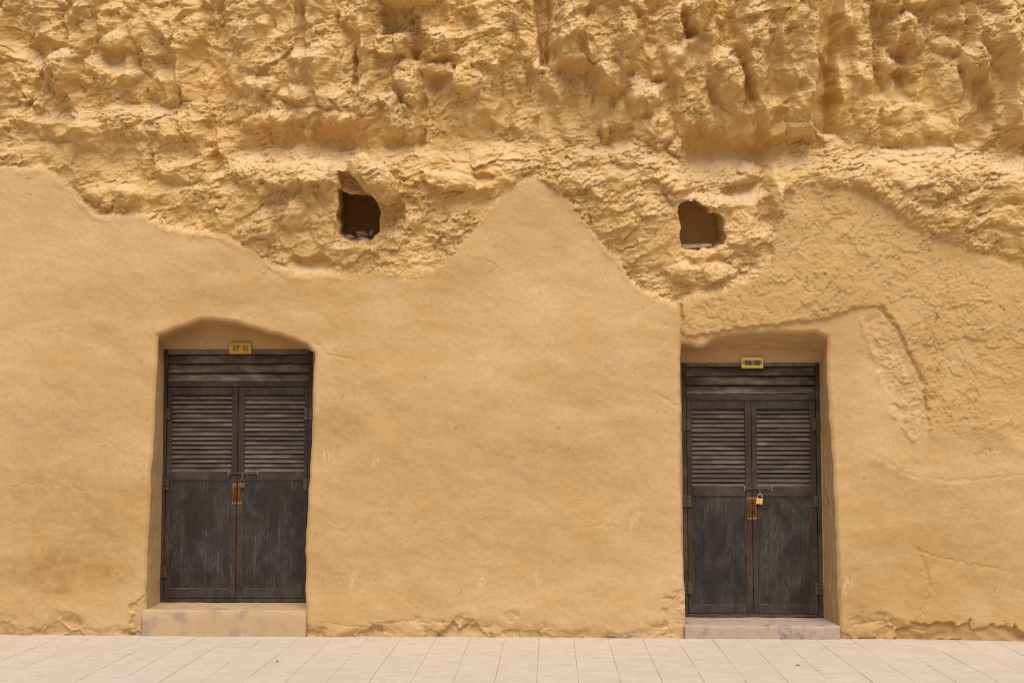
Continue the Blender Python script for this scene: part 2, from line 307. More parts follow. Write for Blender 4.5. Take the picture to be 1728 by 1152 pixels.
# crumbling foot of the wall
foot = sstep(1078, 1040, V + fbm(U / 60, V / 60, 3, 91) * 46)
brk = worley(U / 34 + wu / 20, V / 22 + wv / 20, 92)
chunk = (brk[2] > .55) * sstep(.02, .12, brk[1] - brk[0])
SURF = SURF - (1 - foot) * (.024 - .8 * rgh + .016 * chunk)
for pl, dp in (([(1510, 1062), (1540, 1048), (1575, 1052), (1600, 1044), (1650, 1058), (1690, 1050), (1728, 1062), (1760, 1092), (1500, 1092)], .045),
               ([(736, 1066), (760, 1052), (800, 1056), (830, 1066), (840, 1086), (736, 1086)], .035), ([(222, 1020), (250, 1000), (246, 1086), (216, 1086)], .02),
               ([(1120, 1010), (1152, 990), (1160, 1086), (1118, 1086)], .015), ([(596, 1064), (640, 1058), (650, 1086), (590, 1086)], .02)):
    us = [q[0] for q in pl]; w = win(min(us) - 20, max(us) + 20, 980, 1100)
    SURF[w] -= dp * sstep(-1, 4, sdf(pl, ub[w] + fbm(U[w] / 18, V[w] / 14, 3, 47) * 16, vb_[w] + fbm(U[w] / 18, V[w] / 14, 3, 48) * 14)) * (1 + 12 * rgh[w]) * (.75 + .6 * fbm(U[w] / 40, V[w] / 30, 2, 49))

BASE = SURF + (RGH - SURF * .4) * Qh
edge_in = np.interp(U, [0, 560, 620, 700, 850, 960, 1000, 1150, 1300, 1400, 1728], [-.022, -.022, .004, .0, -.010, -.012, -.045, -.04, .02, .04, .03]).astype(F)
near = np.exp(-np.clip(DR, 0, None) / 26)
H = BASE * (1 - R) + (ROCK * (1 - near) + (edge_in + ROUGH + .35 * MAC) * near) * R

# --- openings: (front outline on y=0) in photo pixels, left / top / right
D37F = ([(240, 1100), (244, 1030), (249, 900), (256, 750), (263, 620), (267, 568)], [(267, 568), (300, 553), (338, 540), (368, 540), (400, 545), (450, 561), (490, 570), (516, 582), (530, 597)], [(530, 597), (527, 700), (521, 830), (516, 900), (515, 960), (516, 1100)])
D37B = ([(270, 1100), (272, 1000), (274, 900), (276, 800), (278, 620), (275, 577)], [(275, 577), (300, 564), (345, 553), (380, 551), (420, 557), (470, 570), (505, 583), (540, 600)], [(540, 600), (536, 800), (533, 1100)])
D36F = ([(1159, 1100), (1156, 1020), (1150, 900), (1148, 700), (1148, 590), (1150, 578)], [(1150, 578), (1160, 580), (1176, 586), (1190, 584), (1202, 573), (1240, 563), (1300, 560), (1340, 562), (1380, 560), (1396, 570)], [(1396, 570), (1397, 600), (1400, 700), (1405, 760), (1411, 850), (1414, 950), (1417, 1058), (1417, 1100)])
D36B = ([(1152, 1100), (1150, 900), (1146, 700), (1146, 591)], [(1146, 591), (1220, 592), (1300, 592), (1384, 594)], [(1384, 594), (1387, 800), (1390, 1045), (1391, 1100)])
N37 = [(571, 320), (585, 322), (610, 326), (630, 330), (640, 346), (641, 372), (637, 396), (626, 405), (600, 408), (580, 403), (571, 396), (570, 360)]
N36 = [(1145, 352), (1149, 344), (1160, 340), (1172, 338), (1182, 340), (1192, 352), (1203, 360), (1214, 362), (1221, 378), (1223, 400), (1222, 414), (1204, 420), (1176, 421), (1150, 418), (1148, 396)]
def resample(pts, n):
    p = np.array(pts, float); s = np.concatenate([[0], np.cumsum(np.hypot(*np.diff(p, axis=0).T))]); t = np.linspace(0, s[-1], n)
    return np.stack([np.interp(t, s, p[:, 0]), np.interp(t, s, p[:, 1])], 1)
def three(secs, ns):
    a = [resample(s, n) for s, n in zip(secs, ns)]
    return np.concatenate([a[0][:-1], a[1][:-1], a[2]])
rngo = np.random.RandomState(3)
def jag(p, amp, seed):
    k = np.arange(len(p)); q = p.copy()
    q[:, 0] += np.asarray(perlin(k / 7.0, np.full(len(p), 3.3), seed)) * amp; q[:, 1] += np.asarray(perlin(k / 7.0, np.full(len(p), 8.3), seed + 1)) * amp
    return q
NS = (130, 90, 130)
OUT = {'d37': jag(three(D37F, NS), 1.6, 301), 'd36': jag(three(D36F, NS), 1.8, 303)}
OUT['n37'] = jag(resample(N37 + [N37[0]], 120)[:-1], 3.5, 305); OUT['n36'] = jag(resample(N36 + [N36[0]], 120)[:-1], 5.5, 307)
HOLE = np.zeros((NZ, NX), bool); SD = {}
XS, ZS = X.copy(), Z.copy()
for k, pts in OUT.items():
    m = 12
    w = win(pts[:, 0].min() - m, pts[:, 0].max() + m, pts[:, 1].min() - m, pts[:, 1].max() + m)
    pl = [tuple(q) for q in pts]
    d = sdf(pl, U[w], V[w])
    HOLE[w] |= d > 0
    # rounded arris
    rad = 7.0 if k[0] == 'd' else 3.0
    H[w] -= np.where(d <= 0, .022 * np.clip(1 + d / rad, 0, 1) ** 2, .022) * (1 if k[0] == 'd' else .4)
    SD[k] = (w, d)
def grid_sample(A, x, z):
    i = np.clip(np.searchsorted(GX, x) - 1, 0, NX - 2); j = np.clip(np.searchsorted(GZ, z) - 1, 0, NZ - 2)
    a = (x - GX[i]) / (GX[i + 1] - GX[i]); b = (z - GZ[j]) / (GZ[j + 1] - GZ[j])
    return (A[j, i] * (1 - a) + A[j, i + 1] * a) * (1 - b) + (A[j + 1, i] * (1 - a) + A[j + 1, i + 1] * a) * b
# droop: proud lumps hang a little over what is below them
def blur(A, n):
    for ax in (0, 1):
        for _ in range(2):
            P = np.concatenate([np.repeat(A.take([0], ax), n, ax), A, np.repeat(A.take([-1], ax), n, ax)], ax)
            C = np.cumsum(P, ax, dtype=np.float64); C = np.concatenate([np.zeros_like(C.take([0], ax)), C], ax)
            m = A.shape[ax]; A = ((C.take(np.arange(2 * n + 1, 2 * n + 1 + m), ax) - C.take(np.arange(0, m), ax)) / (2 * n + 1)).astype(F)
    return A
bl_ = blur(H, 1); hi_ = np.clip(bl_ - blur(bl_, 11), -.03, .05)
DROOP = -.42 * hi_ * R
for k, (w, d) in SD.items(): DROOP[w] *= sstep(0, 12, -d)
ZS = ZS + DROOP
fc = HOLE[:-1, :-1].astype(int) + HOLE[1:, :-1] + HOLE[:-1, 1:] + HOLE[1:, 1:]
FKEEP = fc < 3
# snap the rim vertices of each hole to its outline
vk = np.zeros((NZ, NX), bool)
vk[:-1, :-1] |= FKEEP; vk[1:, :-1] |= FKEEP; vk[:-1, 1:] |= FKEEP; vk[1:, 1:] |= FKEEP
vdrop = np.zeros((NZ, NX), bool)
nk = ~FKEEP
vdrop[:-1, :-1] |= nk; vdrop[1:, :-1] |= nk; vdrop[:-1, 1:] |= nk; vdrop[1:, 1:] |= nk
rim = vk & vdrop
jj, ii = np.nonzero(rim)
allp = {k: np.array([at(*q) for q in pts]) for k, pts in OUT.items()}
for j, i in zip(jj, ii):
    x, z = GX[i], GZ[j]; best = (1e9, None)
    for k, p in allp.items():
        if x < p[:, 0].min() - .1 or x > p[:, 0].max() + .1 or z > p[:, 1].max() + .1 or z < p[:, 1].min() - .1: continue
        a = p; b = np.roll(p, -1, 0); e = b - a
        t = np.clip(((x - a[:, 0]) * e[:, 0] + (z - a[:, 1]) * e[:, 1]) / ((e ** 2).sum(1) + 1e-12), 0, 1)
        q = a + e * t[:, None]; dd = np.hypot(q[:, 0] - x, q[:, 1] - z); n = dd.argmin()
        if dd[n] < best[0]: best = (dd[n], q[n])
    if best[1] is not None and best[0] < .012: XS[j, i], ZS[j, i] = best[1]

# --- stain masks kept on the vertices (dirt and scuffs that stay put)
def strokes(lst, w0):
    r = np.zeros((NZ, NX), F)
    for pts in lst:
        us = [q[0] for q in pts]; vs = [q[1] for q in pts]
        w = win(min(us) - 15, max(us) + 15, min(vs) - 15, max(vs) + 15)
        d, t = pdist(pts, U[w] + fbm(U[w] / 8, V[w] / 8, 2, 35) * 3, V[w])
        r[w] = np.maximum(r[w], np.clip(1 - d / w0, 0, 1) * sstep(-.35, .3, fbm(U[w] / 4, V[w] / 12, 2, 36)) * np.minimum(1, 4 * (1 - t) + .15))
    return r
SC = [[(545, 758), (549, 782)], [(553, 758), (556, 780)], [(560, 762), (566, 784)], [(576, 765), (578, 782)], [(628, 784), (636, 762)], [(634, 785), (642, 764)], [(1424, 1000), (1434, 966)], [(1430, 990), (1440, 972)], [(592, 990), (600, 962)], [(812, 985), (818, 965)], [(1396, 1010), (1400, 985)], [(905, 965), (912, 990)], [(1075, 868), (1060, 905)]]
SCUFF = strokes(SC[:6], 2.2) * .75 + strokes(SC[6:], 8.5) * .6
stn = np.zeros((NZ, NX), F)
for (a, b, ra, rb, h) in ((110, 960, 120, 40, .8), (95, 985, 50, 26, .7), (560, 720, 60, 50, .5), (1440, 1000, 60, 60, .5), (900, 760, 170, 40, .35), (1250, 300, 60, 40, .3), (90, 740, 90, 60, .3), (400, 500, 140, 26, .35), (760, 470, 90, 26, .25), (1050, 900, 120, 60, .2), (620, 930, 80, 60, .3), (1660, 960, 90, 40, .4), (820, 790, 330, 60, .24), (180, 700, 150, 110, .22), (1020, 640, 190, 40, .18), (1250, 250, 1, 1, 0), (1480, 860, 120, 50, .30), (720, 900, 420, 110, .30), (120, 880, 170, 130, .42), (1560, 930, 190, 90, .36), (760, 700, 110, 60, .26), (960, 830, 130, 70, .28), (1080, 760, 80, 60, .24), (170, 520, 130, 50, .26), (880, 360, 80, 30, .16), (1420, 640, 40, 120, .25)):
    w = win(a - ra * 1.6, a + ra * 1.6, b - rb * 1.6, b + rb * 1.6)
    d = np.hypot((UW[w] - a) / ra, (VW[w] - b) / rb); stn[w] = np.maximum(stn[w], h * sstep(1.5, .3, d) * (.7 + .6 * fbm(U[w] / 24, V[w] / 14, 3, 38)))
# straw and grit bedded in the plaster
sp = worley(U / 15, V / 15, 39)
ang = (sp[3] - .5) * 2.6; lx = (sp[5] * np.cos(ang) + sp[6] * np.sin(ang)) * 15; ly = (-sp[5] * np.sin(ang) + sp[6] * np.cos(ang)) * 15
STRAW = ((np.abs(lx) < .8 + 3.6 * sp[4] ** 3) & (np.abs(ly) < .85)).astype(F) * (sp[2] > .80) * (.3 + .7 * (sp[4])) * sstep(-.25, .3, fbm(U / 70, V / 50, 2, 40))
H = H - .0018 * STRAW * (1 - R)

# ------------------------------------------------------------------ materials
def M(name):
    m = bpy.data.materials.new(name); m.use_nodes = True
    n = m.node_tree.nodes; b = n['Principled BSDF']; b.inputs['Roughness'].default_value = .9
    b.inputs['Specular IOR Level'].default_value = .2
    return m, m.node_tree, b
class G:
    """tiny node-graph writer"""
    def __init__(s, tree): s.t = tree
    def new(s, t, **kw):
        n = s.t.nodes.new(t)
        for k, v in kw.items(): setattr(n, k, v)
        return n
    def L(s, a, b): s.t.links.new(a, b)
    def inp(s, sock, v):
        if hasattr(v, 'is_output') or isinstance(v, bpy.types.NodeSocket): s.L(v, sock)
        else: sock.default_value = v
    def co(s, obj=True, scale=(1, 1, 1)):
        c = s.new('ShaderNodeTexCoord'); m = s.new('ShaderNodeMapping'); m.inputs['Scale'].default_value = scale
        s.L(c.outputs['Object'] if obj else c.outputs['Generated'], m.inputs[0]); return m.outputs[0]
    def noise(s, vec, sc, det=4, rough=.55, dist=0):
        n = s.new('ShaderNodeTexNoise'); s.L(vec, n.inputs['Vector']); n.inputs['Scale'].default_value = sc; n.inputs['Detail'].default_value = det; n.inputs['Roughness'].default_value = rough; n.inputs['Distortion'].default_value = dist
        return n.outputs['Fac']
    def ramp(s, f, a, b, ca=0.0, cb=1.0):
        m = s.new('ShaderNodeMapRange'); m.clamp = True; s.L(f, m.inputs[0])
        for i, v in zip((1, 2, 3, 4), (a, b, ca, cb)): m.inputs[i].default_value = v
        return m.outputs[0]
    def mix(s, f, a, b, mode='MIX'):
        m = s.new('ShaderNodeMix'); m.data_type = 'RGBA'; m.blend_type = mode
        s.inp(m.inputs[0], f)
        for i, v in ((6, a), (7, b)):
            if isinstance(v, tuple): m.inputs[i].default_value = (*v, 1)
            else: s.L(v, m.inputs[i])
        return m.outputs[2]
    def mul(s, a, b, op='MULTIPLY'):
        m = s.new('ShaderNodeMath'); m.operation = op; s.inp(m.inputs[0], a); s.inp(m.inputs[1], b); return m.outputs[0]
    def attr(s, n):
        a = s.new('ShaderNodeAttribute'); a.attribute_name = n; return a.outputs['Fac']
    def bump(s, h, strength, dist, b):
        n = s.new('ShaderNodeBump'); n.inputs['Strength'].default_value = strength; n.inputs['Distance'].default_value = dist; s.L(h, n.inputs['Height']); s.L(n.outputs[0], b.inputs['Normal']); return n

def mat_plaster(name, a, b, c, dirt, rough=False):
    m, t, bs = M(name); g = G(t); co = g.co()
    n1 = g.noise(co, .55, 5, .6, .6); n2 = g.noise(g.co(scale=(1, 1, 2.2)), 2.6, 6, .62, .4); n3 = g.noise(co, 34, 4, .65)
    col = g.mix(g.ramp(n1, .36, .64), a, b)
    col = g.mix(g.ramp(n2, .40, .66, 0, .75), col, c)
    col = g.mix(g.ramp(n3, .38, .72, 0, .40), col, dirt)
    col = g.mix(g.ramp(g.noise(g.co(scale=(.5, 1, 1)), 1.1, 4, .55, .3), .52, .68, 0, .40), col, tuple(v * k for v, k in zip(b, (.93, .88, .78))))
    col = g.mix(g.mul(g.mul(g.attr('stain'), 1.9), g.ramp(n2, .25, .7, .45, 1.0)), col, (.345, .195, .066))
    col = g.mix(g.mul(g.attr('straw'), .62), col, (.20, .115, .045))
    col = g.mix(g.mul(g.attr('scuff'), .8), col, (.66, .50, .33))
    spk = g.noise(co, 210, 2, .6); col = g.mix(g.ramp(spk, .62, .74, 0, .35), col, (.25, .15, .06))
    g.L(col, bs.inputs['Base Color']); bs.inputs['Roughness'].default_value = .95; bs.inputs['Specular IOR Level'].default_value = .1
    h = g.mul(g.noise(co, 150, 5, .7), g.mul(g.noise(co, 48, 4, .65), 1.5), 'ADD')
    g.bump(h, .55 if rough else .26, .007, bs)
    return m
def mat_rock():
    m, t, bs = M('loess_rock'); g = G(t); co = g.co()
    n1 = g.noise(co, .8, 5, .6, .8); n2 = g.noise(g.co(scale=(1, 1, 1.8)), 5, 6, .65, .5); n3 = g.noise(co, 38, 5, .7)
    col = g.mix(g.ramp(n1, .36, .66), (.660, .395, .125), (.635, .395, .155))
    col = g.mix(g.ramp(n2, .42, .68, 0, .7), col, (.695, .465, .210))
    col = g.mix(g.ramp(n3, .5, .72, 0, .35), col, (.54, .315, .085))
    geo = g.new('ShaderNodeNewGeometry'); sx = g.new('ShaderNodeSeparateXYZ'); g.L(geo.outputs['Normal'], sx.inputs[0])
    dust = g.mul(g.ramp(sx.outputs[2], .12, .72), g.ramp(g.noise(co, 9, 4, .6), .32, .6, .35, 1))
    col = g.mix(g.mul(dust, .75), col, (.70, .52, .33))
    spk = g.noise(co, 120, 3, .65); col = g.mix(g.ramp(spk, .60, .72, 0, .45), col, (.30, .165, .05))  # dark specks painted into the colour, standing in for shade in tiny crevices
    g.L(col, bs.inputs['Base Color']); bs.inputs['Roughness'].default_value = .97; bs.inputs['Specular IOR Level'].default_value = .08
    h = g.mul(g.noise(co, 120, 6, .72), g.mul(g.noise(g.co(scale=(1, 1, 2)), 40, 5, .7), 2.0), 'ADD')
    g.bump(h, .7, .009, bs)
    return m
MP = mat_plaster('mud_plaster', (.534, .349, .167), (.485, .294, .114), (.583, .396, .212), (.43, .245, .082))
MR = mat_plaster('rough_mud', (.523, .323, .130), (.491, .291, .106), (.569, .369, .173), (.40, .225, .068), True)
MK = mat_rock()

def mat_wood(name, grain, base, worn, dustc, amt):
    m, t, bs = M(name); g = G(t)
    oi = g.new('ShaderNodeObjectInfo'); c = g.new('ShaderNodeTexCoord'); ad = g.new('ShaderNodeVectorMath'); ad.operation = 'ADD'
    k = g.new('ShaderNodeCombineXYZ'); g.L(g.mul(oi.outputs['Random'], 37.0), k.inputs[0]); g.L(g.mul(oi.outputs['Random'], 91.0), k.inputs[2])
    g.L(c.outputs['Object'], ad.inputs[0]); g.L(k.outputs[0], ad.inputs[1])
    def mp(sc):
        n = g.new('ShaderNodeMapping'); n.inputs['Scale'].default_value = sc; g.L(ad.outputs[0], n.inputs[0]); return n.outputs[0]
    gp = g.new('ShaderNodeNewGeometry')
    def wp(sc):
        n = g.new('ShaderNodeMapping'); n.inputs['Scale'].default_value = sc; g.L(gp.outputs['Position'], n.inputs[0]); return n.outputs[0]
    long = {'z': (70, 8, 4.5), 'x': (2.0, 60, 90)}[grain]; blot = {'z': (3, 3, 1.6), 'x': (1.2, 3, 3)}[grain]
    n1 = g.noise(mp(long), 2.2, 6, .7, .4); n2 = g.noise(wp(blot) if grain == 'z' else mp(blot), 2.0, 5, .65, .6); n3 = g.noise(mp(tuple(v * 3 for v in long)), 2.0, 4, .7)
    col = g.mix(g.ramp(g.noise(wp(blot) if grain == 'z' else mp(blot), 1.1, 3), .35, .65), base, tuple(v * s for v, s in zip(base, (1.5, 1.15, .85))))
    w = g.mul(g.ramp(n1, .40, .62), g.ramp(n2, .36, .60)); col = g.mix(g.mul(w, amt), col, worn)
    w2 = g.mul(g.ramp(n3, .47, .64), g.ramp(n2, .44, .64)); col = g.mix(g.mul(w2, amt), col, dustc)
    g.L(col, bs.inputs['Base Color']); bs.inputs['Roughness'].default_value = .62; bs.inputs['Specular IOR Level'].default_value = .3
    g.bump(g.mul(n1, n3, 'ADD'), .35, .004, bs)
    return m
WD = (.027, .0155, .0100)
MWV = mat_wood('dark_wood_upright', 'z', WD, (.065, .050, .040), (.15, .12, .095), .6)
MWH = mat_wood('dark_wood_across', 'x', WD, (.09, .070, .052), (.19, .145, .10), .7)
MSL = mat_wood('weathered_slat', 'x', (.034, .028, .026), (.080, .064, .052), (.36, .27, .185), .75)
MSE = mat_wood('worn_slat_edge', 'x', (.16, .125, .092), (.30, .23, .16), (.48, .36, .25), .9)
MTR = mat_wood('weathered_transom', 'x', (.045, .036, .030), (.21, .155, .095), (.52, .38, .23), .95)
MPL = mat_wood('faded_plank', 'z', (.0155, .0115, .0105), (.044, .037, .034), (.125, .108, .098), .70)
MJB = mat_wood('dusty_jamb', 'z', (.075, .062, .045), (.20, .16, .10), (.32, .24, .14), .9)
def mat_metal(name, col, rust, met=.8, rough=.45):
    m, t, bs = M(name); g = G(t); co = g.co()
    n = g.noise(co, 60, 4, .65); g.L(g.mix(g.ramp(n, .42, .64), col, rust), bs.inputs['Base Color'])
    bs.inputs['Metallic'].default_value = met; bs.inputs['Roughness'].default_value = rough; bs.inputs['Specular IOR Level'].default_value = .5
    return m
MBR = mat_metal('tarnished_brass', (.24, .105, .025), (.09, .040, .014), .7, .45)
MPB = mat_metal('padlock_brass', (.78, .47, .10), (.68, .38, .07), .55, .38)
MST = mat_metal('steel', (.62, .60, .56), (.42, .40, .37), .9, .3)
MDK = mat_metal('dull_padlock_metal', (.13, .115, .075), (.085, .072, .05), .5, .55)
MHG = mat_metal('aged_hinge_metal', (.055, .042, .03), (.12, .08, .035), .6, .5)
MSC = mat_metal('screw_metal', (.72, .60, .42), (.5, .36, .2), .6, .35)
MHS = mat_metal('dull_screw_metal', (.30, .25, .17), (.2, .15, .08), .6, .4)
MBT = mat_metal('bolt_metal', (.11, .085, .07), (.06, .042, .035), .6, .45)
MY = mat_metal('yellow_plate', (.612, .324, .023), (.495, .243, .013), .25, .4)
MYB = mat_metal('bright_plate', (.80, .56, .10), (.68, .42, .05), .35, .35)
MLT = mat_metal('dark_lettering', (.045, .03, .022), (.07, .045, .03), .0, .6)
MLB = mat_metal('brown_lettering', (.16, .085, .025), (.20, .10, .03), .0, .6)
def mat_stone(name, a, b, stain, red, scale=1.0, amt=1.0):
    m, t, bs = M(name); g = G(t); oi = g.new('ShaderNodeObjectInfo')
    geo = g.new('ShaderNodeNewGeometry')
    def mp(sc):
        n = g.new('ShaderNodeMapping'); n.inputs['Scale'].default_value = sc; g.L(geo.outputs['Position'], n.inputs[0]); return n.outputs[0]
    n1 = g.noise(mp((1, 1, 1)), 3.0 * scale, 5, .6); n2 = g.noise(mp((1, 1.6, 1)), 7 * scale, 5, .65, .5); n3 = g.noise(mp((1, 1, 1)), 90, 4, .7); n4 = g.noise(mp((1, 2, 1)), 4.2 * scale, 6, .68, .8)
    col = g.mix(g.ramp(oi.outputs['Random'], 0, 1), a, b)
    col = g.mix(g.ramp(n1, .40, .65, 0, .6), col, tuple(v * 1.10 for v in a))
    col = g.mix(g.mul(g.ramp(n2, .48, .62, 0, min(.95, .65 * amt)), g.ramp(n1, .40, .56)), col, stain)
    col = g.mix(g.mul(g.ramp(n4, .50, .64, 0, min(.9, .6 * amt)), g.ramp(n3, .35, .6)), col, red)
    col = g.mix(g.ramp(n3, .55, .75, 0, .3), col, stain)
    g.L(col, bs.inputs['Base Color']); bs.inputs['Roughness'].default_value = .85
    g.bump(n3, .4, .004, bs)
    return m
MPV = mat_stone('paving_stone', (.522, .447, .360), (.500, .424, .338), (.43, .36, .30), (.47, .34, .23))
MJT = mat_stone('joint_dirt', (.38, .28, .19), (.38, .28, .19), (.16, .10, .06), (.22, .13, .07), 1.6)
MGR = mat_stone('packed_earth', (.46, .34, .225), (.46, .34, .225), (.38, .28, .18), (.42, .29, .18), .4)
MS1 = mat_stone('rendered_step', (.450, .304, .164), (.450, .304, .164), (.22, .175, .15), (.36, .235, .13), 1.0, 1.0)
MS2 = mat_stone('concrete_step', (.369, .281, .209), (.369, .281, .209), (.17, .145, .135), (.42, .30, .18), 1.6, 1.5)
MCL = mat_stone('loose_stone', (.30, .22, .145), (.40, .30, .19), (.22, .16, .11), (.36, .24, .13), 3)

# ------------------------------------------------------------------ object helpers
def link(name, me, mat=None, parent=None, smooth=False):
    o = bpy.data.objects.new(name, me); COL.objects.link(o)
    if mat and not me.materials: me.materials.append(mat)
    if parent: o.parent = parent
    if smooth: me.polygons.foreach_set('use_smooth', [True] * len(me.polygons))
    return o
def tag(o, label=None, cat=None, group=None, kind=None):
    for k, v in (('label', label), ('category', cat), ('group', group), ('kind', kind)):
        if v: o[k] = v
    return o
def empty(name, loc):
    o = bpy.data.objects.new(name, None); COL.objects.link(o); o.location = loc; o.empty_display_size = .1; return o
def np_mesh(name, co, quads, attrs=None):
    me = bpy.data.meshes.new(name); n = len(co); q = len(quads)
    me.vertices.add(n); me.vertices.foreach_set('co', np.ascontiguousarray(co, F).ravel())
    me.loops.add(q * 4); me.loops.foreach_set('vertex_index', np.ascontiguousarray(quads, np.int32).ravel())
    me.polygons.add(q); me.polygons.foreach_set('loop_start', np.arange(0, q * 4, 4, dtype=np.int32))
    me.polygons.foreach_set('use_smooth', np.ones(q, bool))
    me.update(calc_edges=True)
    for k, a in (attrs or {}).items():
        at_ = me.attributes.new(k, 'FLOAT', 'POINT'); at_.data.foreach_set('value', np.ascontiguousarray(a, F))
    return me
def bm_obj(name, bm, mat, parent=None, loc=None, smooth=False):
    me = bpy.data.meshes.new(name); bm.normal_update(); bm.to_mesh(me); bm.free()
    o = link(name, me, mat, parent, smooth)
    if loc: o.location = loc
    return o
def box(bm, x0, x1, y0, y1, z0, z1, bev=0.0):
    r = bmesh.ops.create_cube(bm, size=1)
    for v in r['verts']: v.co = Vector(((x0 + x1) / 2 + v.co.x * (x1 - x0), (y0 + y1) / 2 + v.co.y * (y1 - y0), (z0 + z1) / 2 + v.co.z * (z1 - z0)))
    if bev:
        es = list({e for v in r['verts'] for e in v.link_edges})
        bmesh.ops.bevel(bm, geom=es, offset=bev, segments=1, affect='EDGES')
def tube(bm, pts, r, n=8):
    rings = []
    for k, p in enumerate(pts):
        p = Vector(p); d = (Vector(pts[min(k + 1, len(pts) - 1)]) - Vector(pts[max(k - 1, 0)])).normalized()
        a = d.cross(Vector((0.123, 1, 0.31))).normalized(); b = d.cross(a)
        rings.append([bm.verts.new(p + a * r * math.cos(2 * math.pi * i / n) + b * r * math.sin(2 * math.pi * i / n)) for i in range(n)])
    for a, b in zip(rings, rings[1:]):
        for i in range(n): bm.faces.new((a[i], a[(i + 1) % n], b[(i + 1) % n], b[i]))
    bm.faces.new(rings[0][::-1]); bm.faces.new(rings[-1])
def disc(bm, x, y, z, r, t=.002, n=8):
    tube(bm, [(x, y, z), (x, y - t, z)], r, n)

# ------------------------------------------------------------------ cliff and wall surfaces
YS = -H
idx = np.arange(NZ * NX).reshape(NZ, NX)
quad = np.stack([idx[:-1, :-1], idx[:-1, 1:], idx[1:, 1:], idx[1:, :-1]], -1)
Rf = (R + .9 * fbm(U / 5, V / 5, 3, 28) * np.clip(R * (1 - R) * 6, 0, 1))[:-1, :-1] > .5; Qf = ((Q * np.clip(fade + .35 * fbm(U / 9, V / 9, 3, 26) + .1, 0, 1))[:-1, :-1] > .5) & ~Rf; Pf = ~Rf & ~Qf
VCO = np.stack([XS, YS, ZS], -1).reshape(-1, 3)
def take(mask):
    q = quad[mask & FKEEP]; used = np.unique(q); re = np.full(NZ * NX, -1, np.int64); re[used] = np.arange(len(used))
    return VCO[used], re[q], {'stain': np.clip(stn, 0, 1).ravel()[used], 'straw': STRAW.ravel()[used], 'scuff': SCUFF.ravel()[used]}
cliff = link('cliff', np_mesh('cliff', *take(Rf)), MK); tag(cliff, kind='structure')
wall = empty('mud_wall', (0, 0, 0))
tag(wall, 'ochre mud plastered wall below the eroded cliff, holding both dark slatted doors', 'wall', kind='thing')
link('plaster_face', np_mesh('plaster_face', *take(Pf)), MP, wall)
rr = link('rough_render', np_mesh('rough_render', *take(Qf)), MR, wall); rr['label'] = 'rough cracked older mud render above the right door'

def ring_of(pts, Y): return np.array([(p[0], Y, p[1]) for p in (at(u, v, Y) for u, v in pts)])
def reveal(name, key, back, Yb, mat, parent, rows, amp, closed=False, cap=False):
    fr = np.array([at(*q) for q in OUT[key]]); n = len(fr)
    hy = -grid_sample(H, fr[:, 0], fr[:, 1])
    cen = fr.mean(0); out = fr - cen; out /= np.linalg.norm(out, axis=1)[:, None]
    r0 = np.stack([fr[:, 0] + out[:, 0] * .012, hy + .010, fr[:, 1] + out[:, 1] * .012], 1)
    r1 = np.stack([fr[:, 0], hy + .001, fr[:, 1]], 1)
    rb = ring_of(back, Yb)
    rings = [r0, r1]
    for k in range(1, rows + 1):
        t = k / rows; r = r1 * (1 - t) + rb * t
        kk = np.arange(n) / 9.0
        d = (np.asarray(perlin(kk, np.full(n, t * rows / 4.0), 401 + len(name))) * .6 + np.asarray(perlin(kk * 3, np.full(n, t * rows / 1.5), 402)) * .4) * amp * math.sin(math.pi * min(1, t * 1.0) * .9 + .15)
        r = r + np.stack([out[:, 0] * d, d * .0, out[:, 1] * d], 1); rings.append(r)
    co = np.concatenate(rings); m = len(rings); q = []
    for a in range(m - 1):
        for i in range(n if closed else n - 1): j = (i + 1) % n; q.append((a * n + i, a * n + j, (a + 1) * n + j, (a + 1) * n + i))
    if cap:
        c = len(co); co = np.concatenate([co, [rings[-1].mean(0) + np.array([0, .05, 0])]])
        for i in range(0, n, 2): q.append(((m - 1) * n + i, (m - 1) * n + (i + 1) % n, (m - 1) * n + (i + 2) % n, c))
    z = np.zeros(len(co))
    return link(name, np_mesh(name, co, np.array(q), {'stain': z, 'straw': z, 'scuff': z}), mat, parent)
YB = .42
reveal('door_reveal', 'd37', three(D37B, NS), YB, MP, wall, 24, .010)
reveal('door_reveal', 'd36', three(D36B, NS), YB, MP, wall, 24, .016)
def inset(pts, du, dv, k):
    c = pts.mean(0); return np.stack([c[0] + (pts[:, 0] - c[0]) * k + du, c[1] + (pts[:, 1] - c[1]) * k + dv], 1)
n1 = reveal('niche', 'n37', inset(OUT['n37'], 13, -4, .98), .80, MK, cliff, 14, .018, True, True); n1['label'] = 'square niche opening under a hanging rock block'
n2 = reveal('niche', 'n36', inset(OUT['n36'], -15, -4, .95), .45, MK, cliff, 14, .020, True, True); n2['label'] = 'square niche opening with a flat stone on its floor'

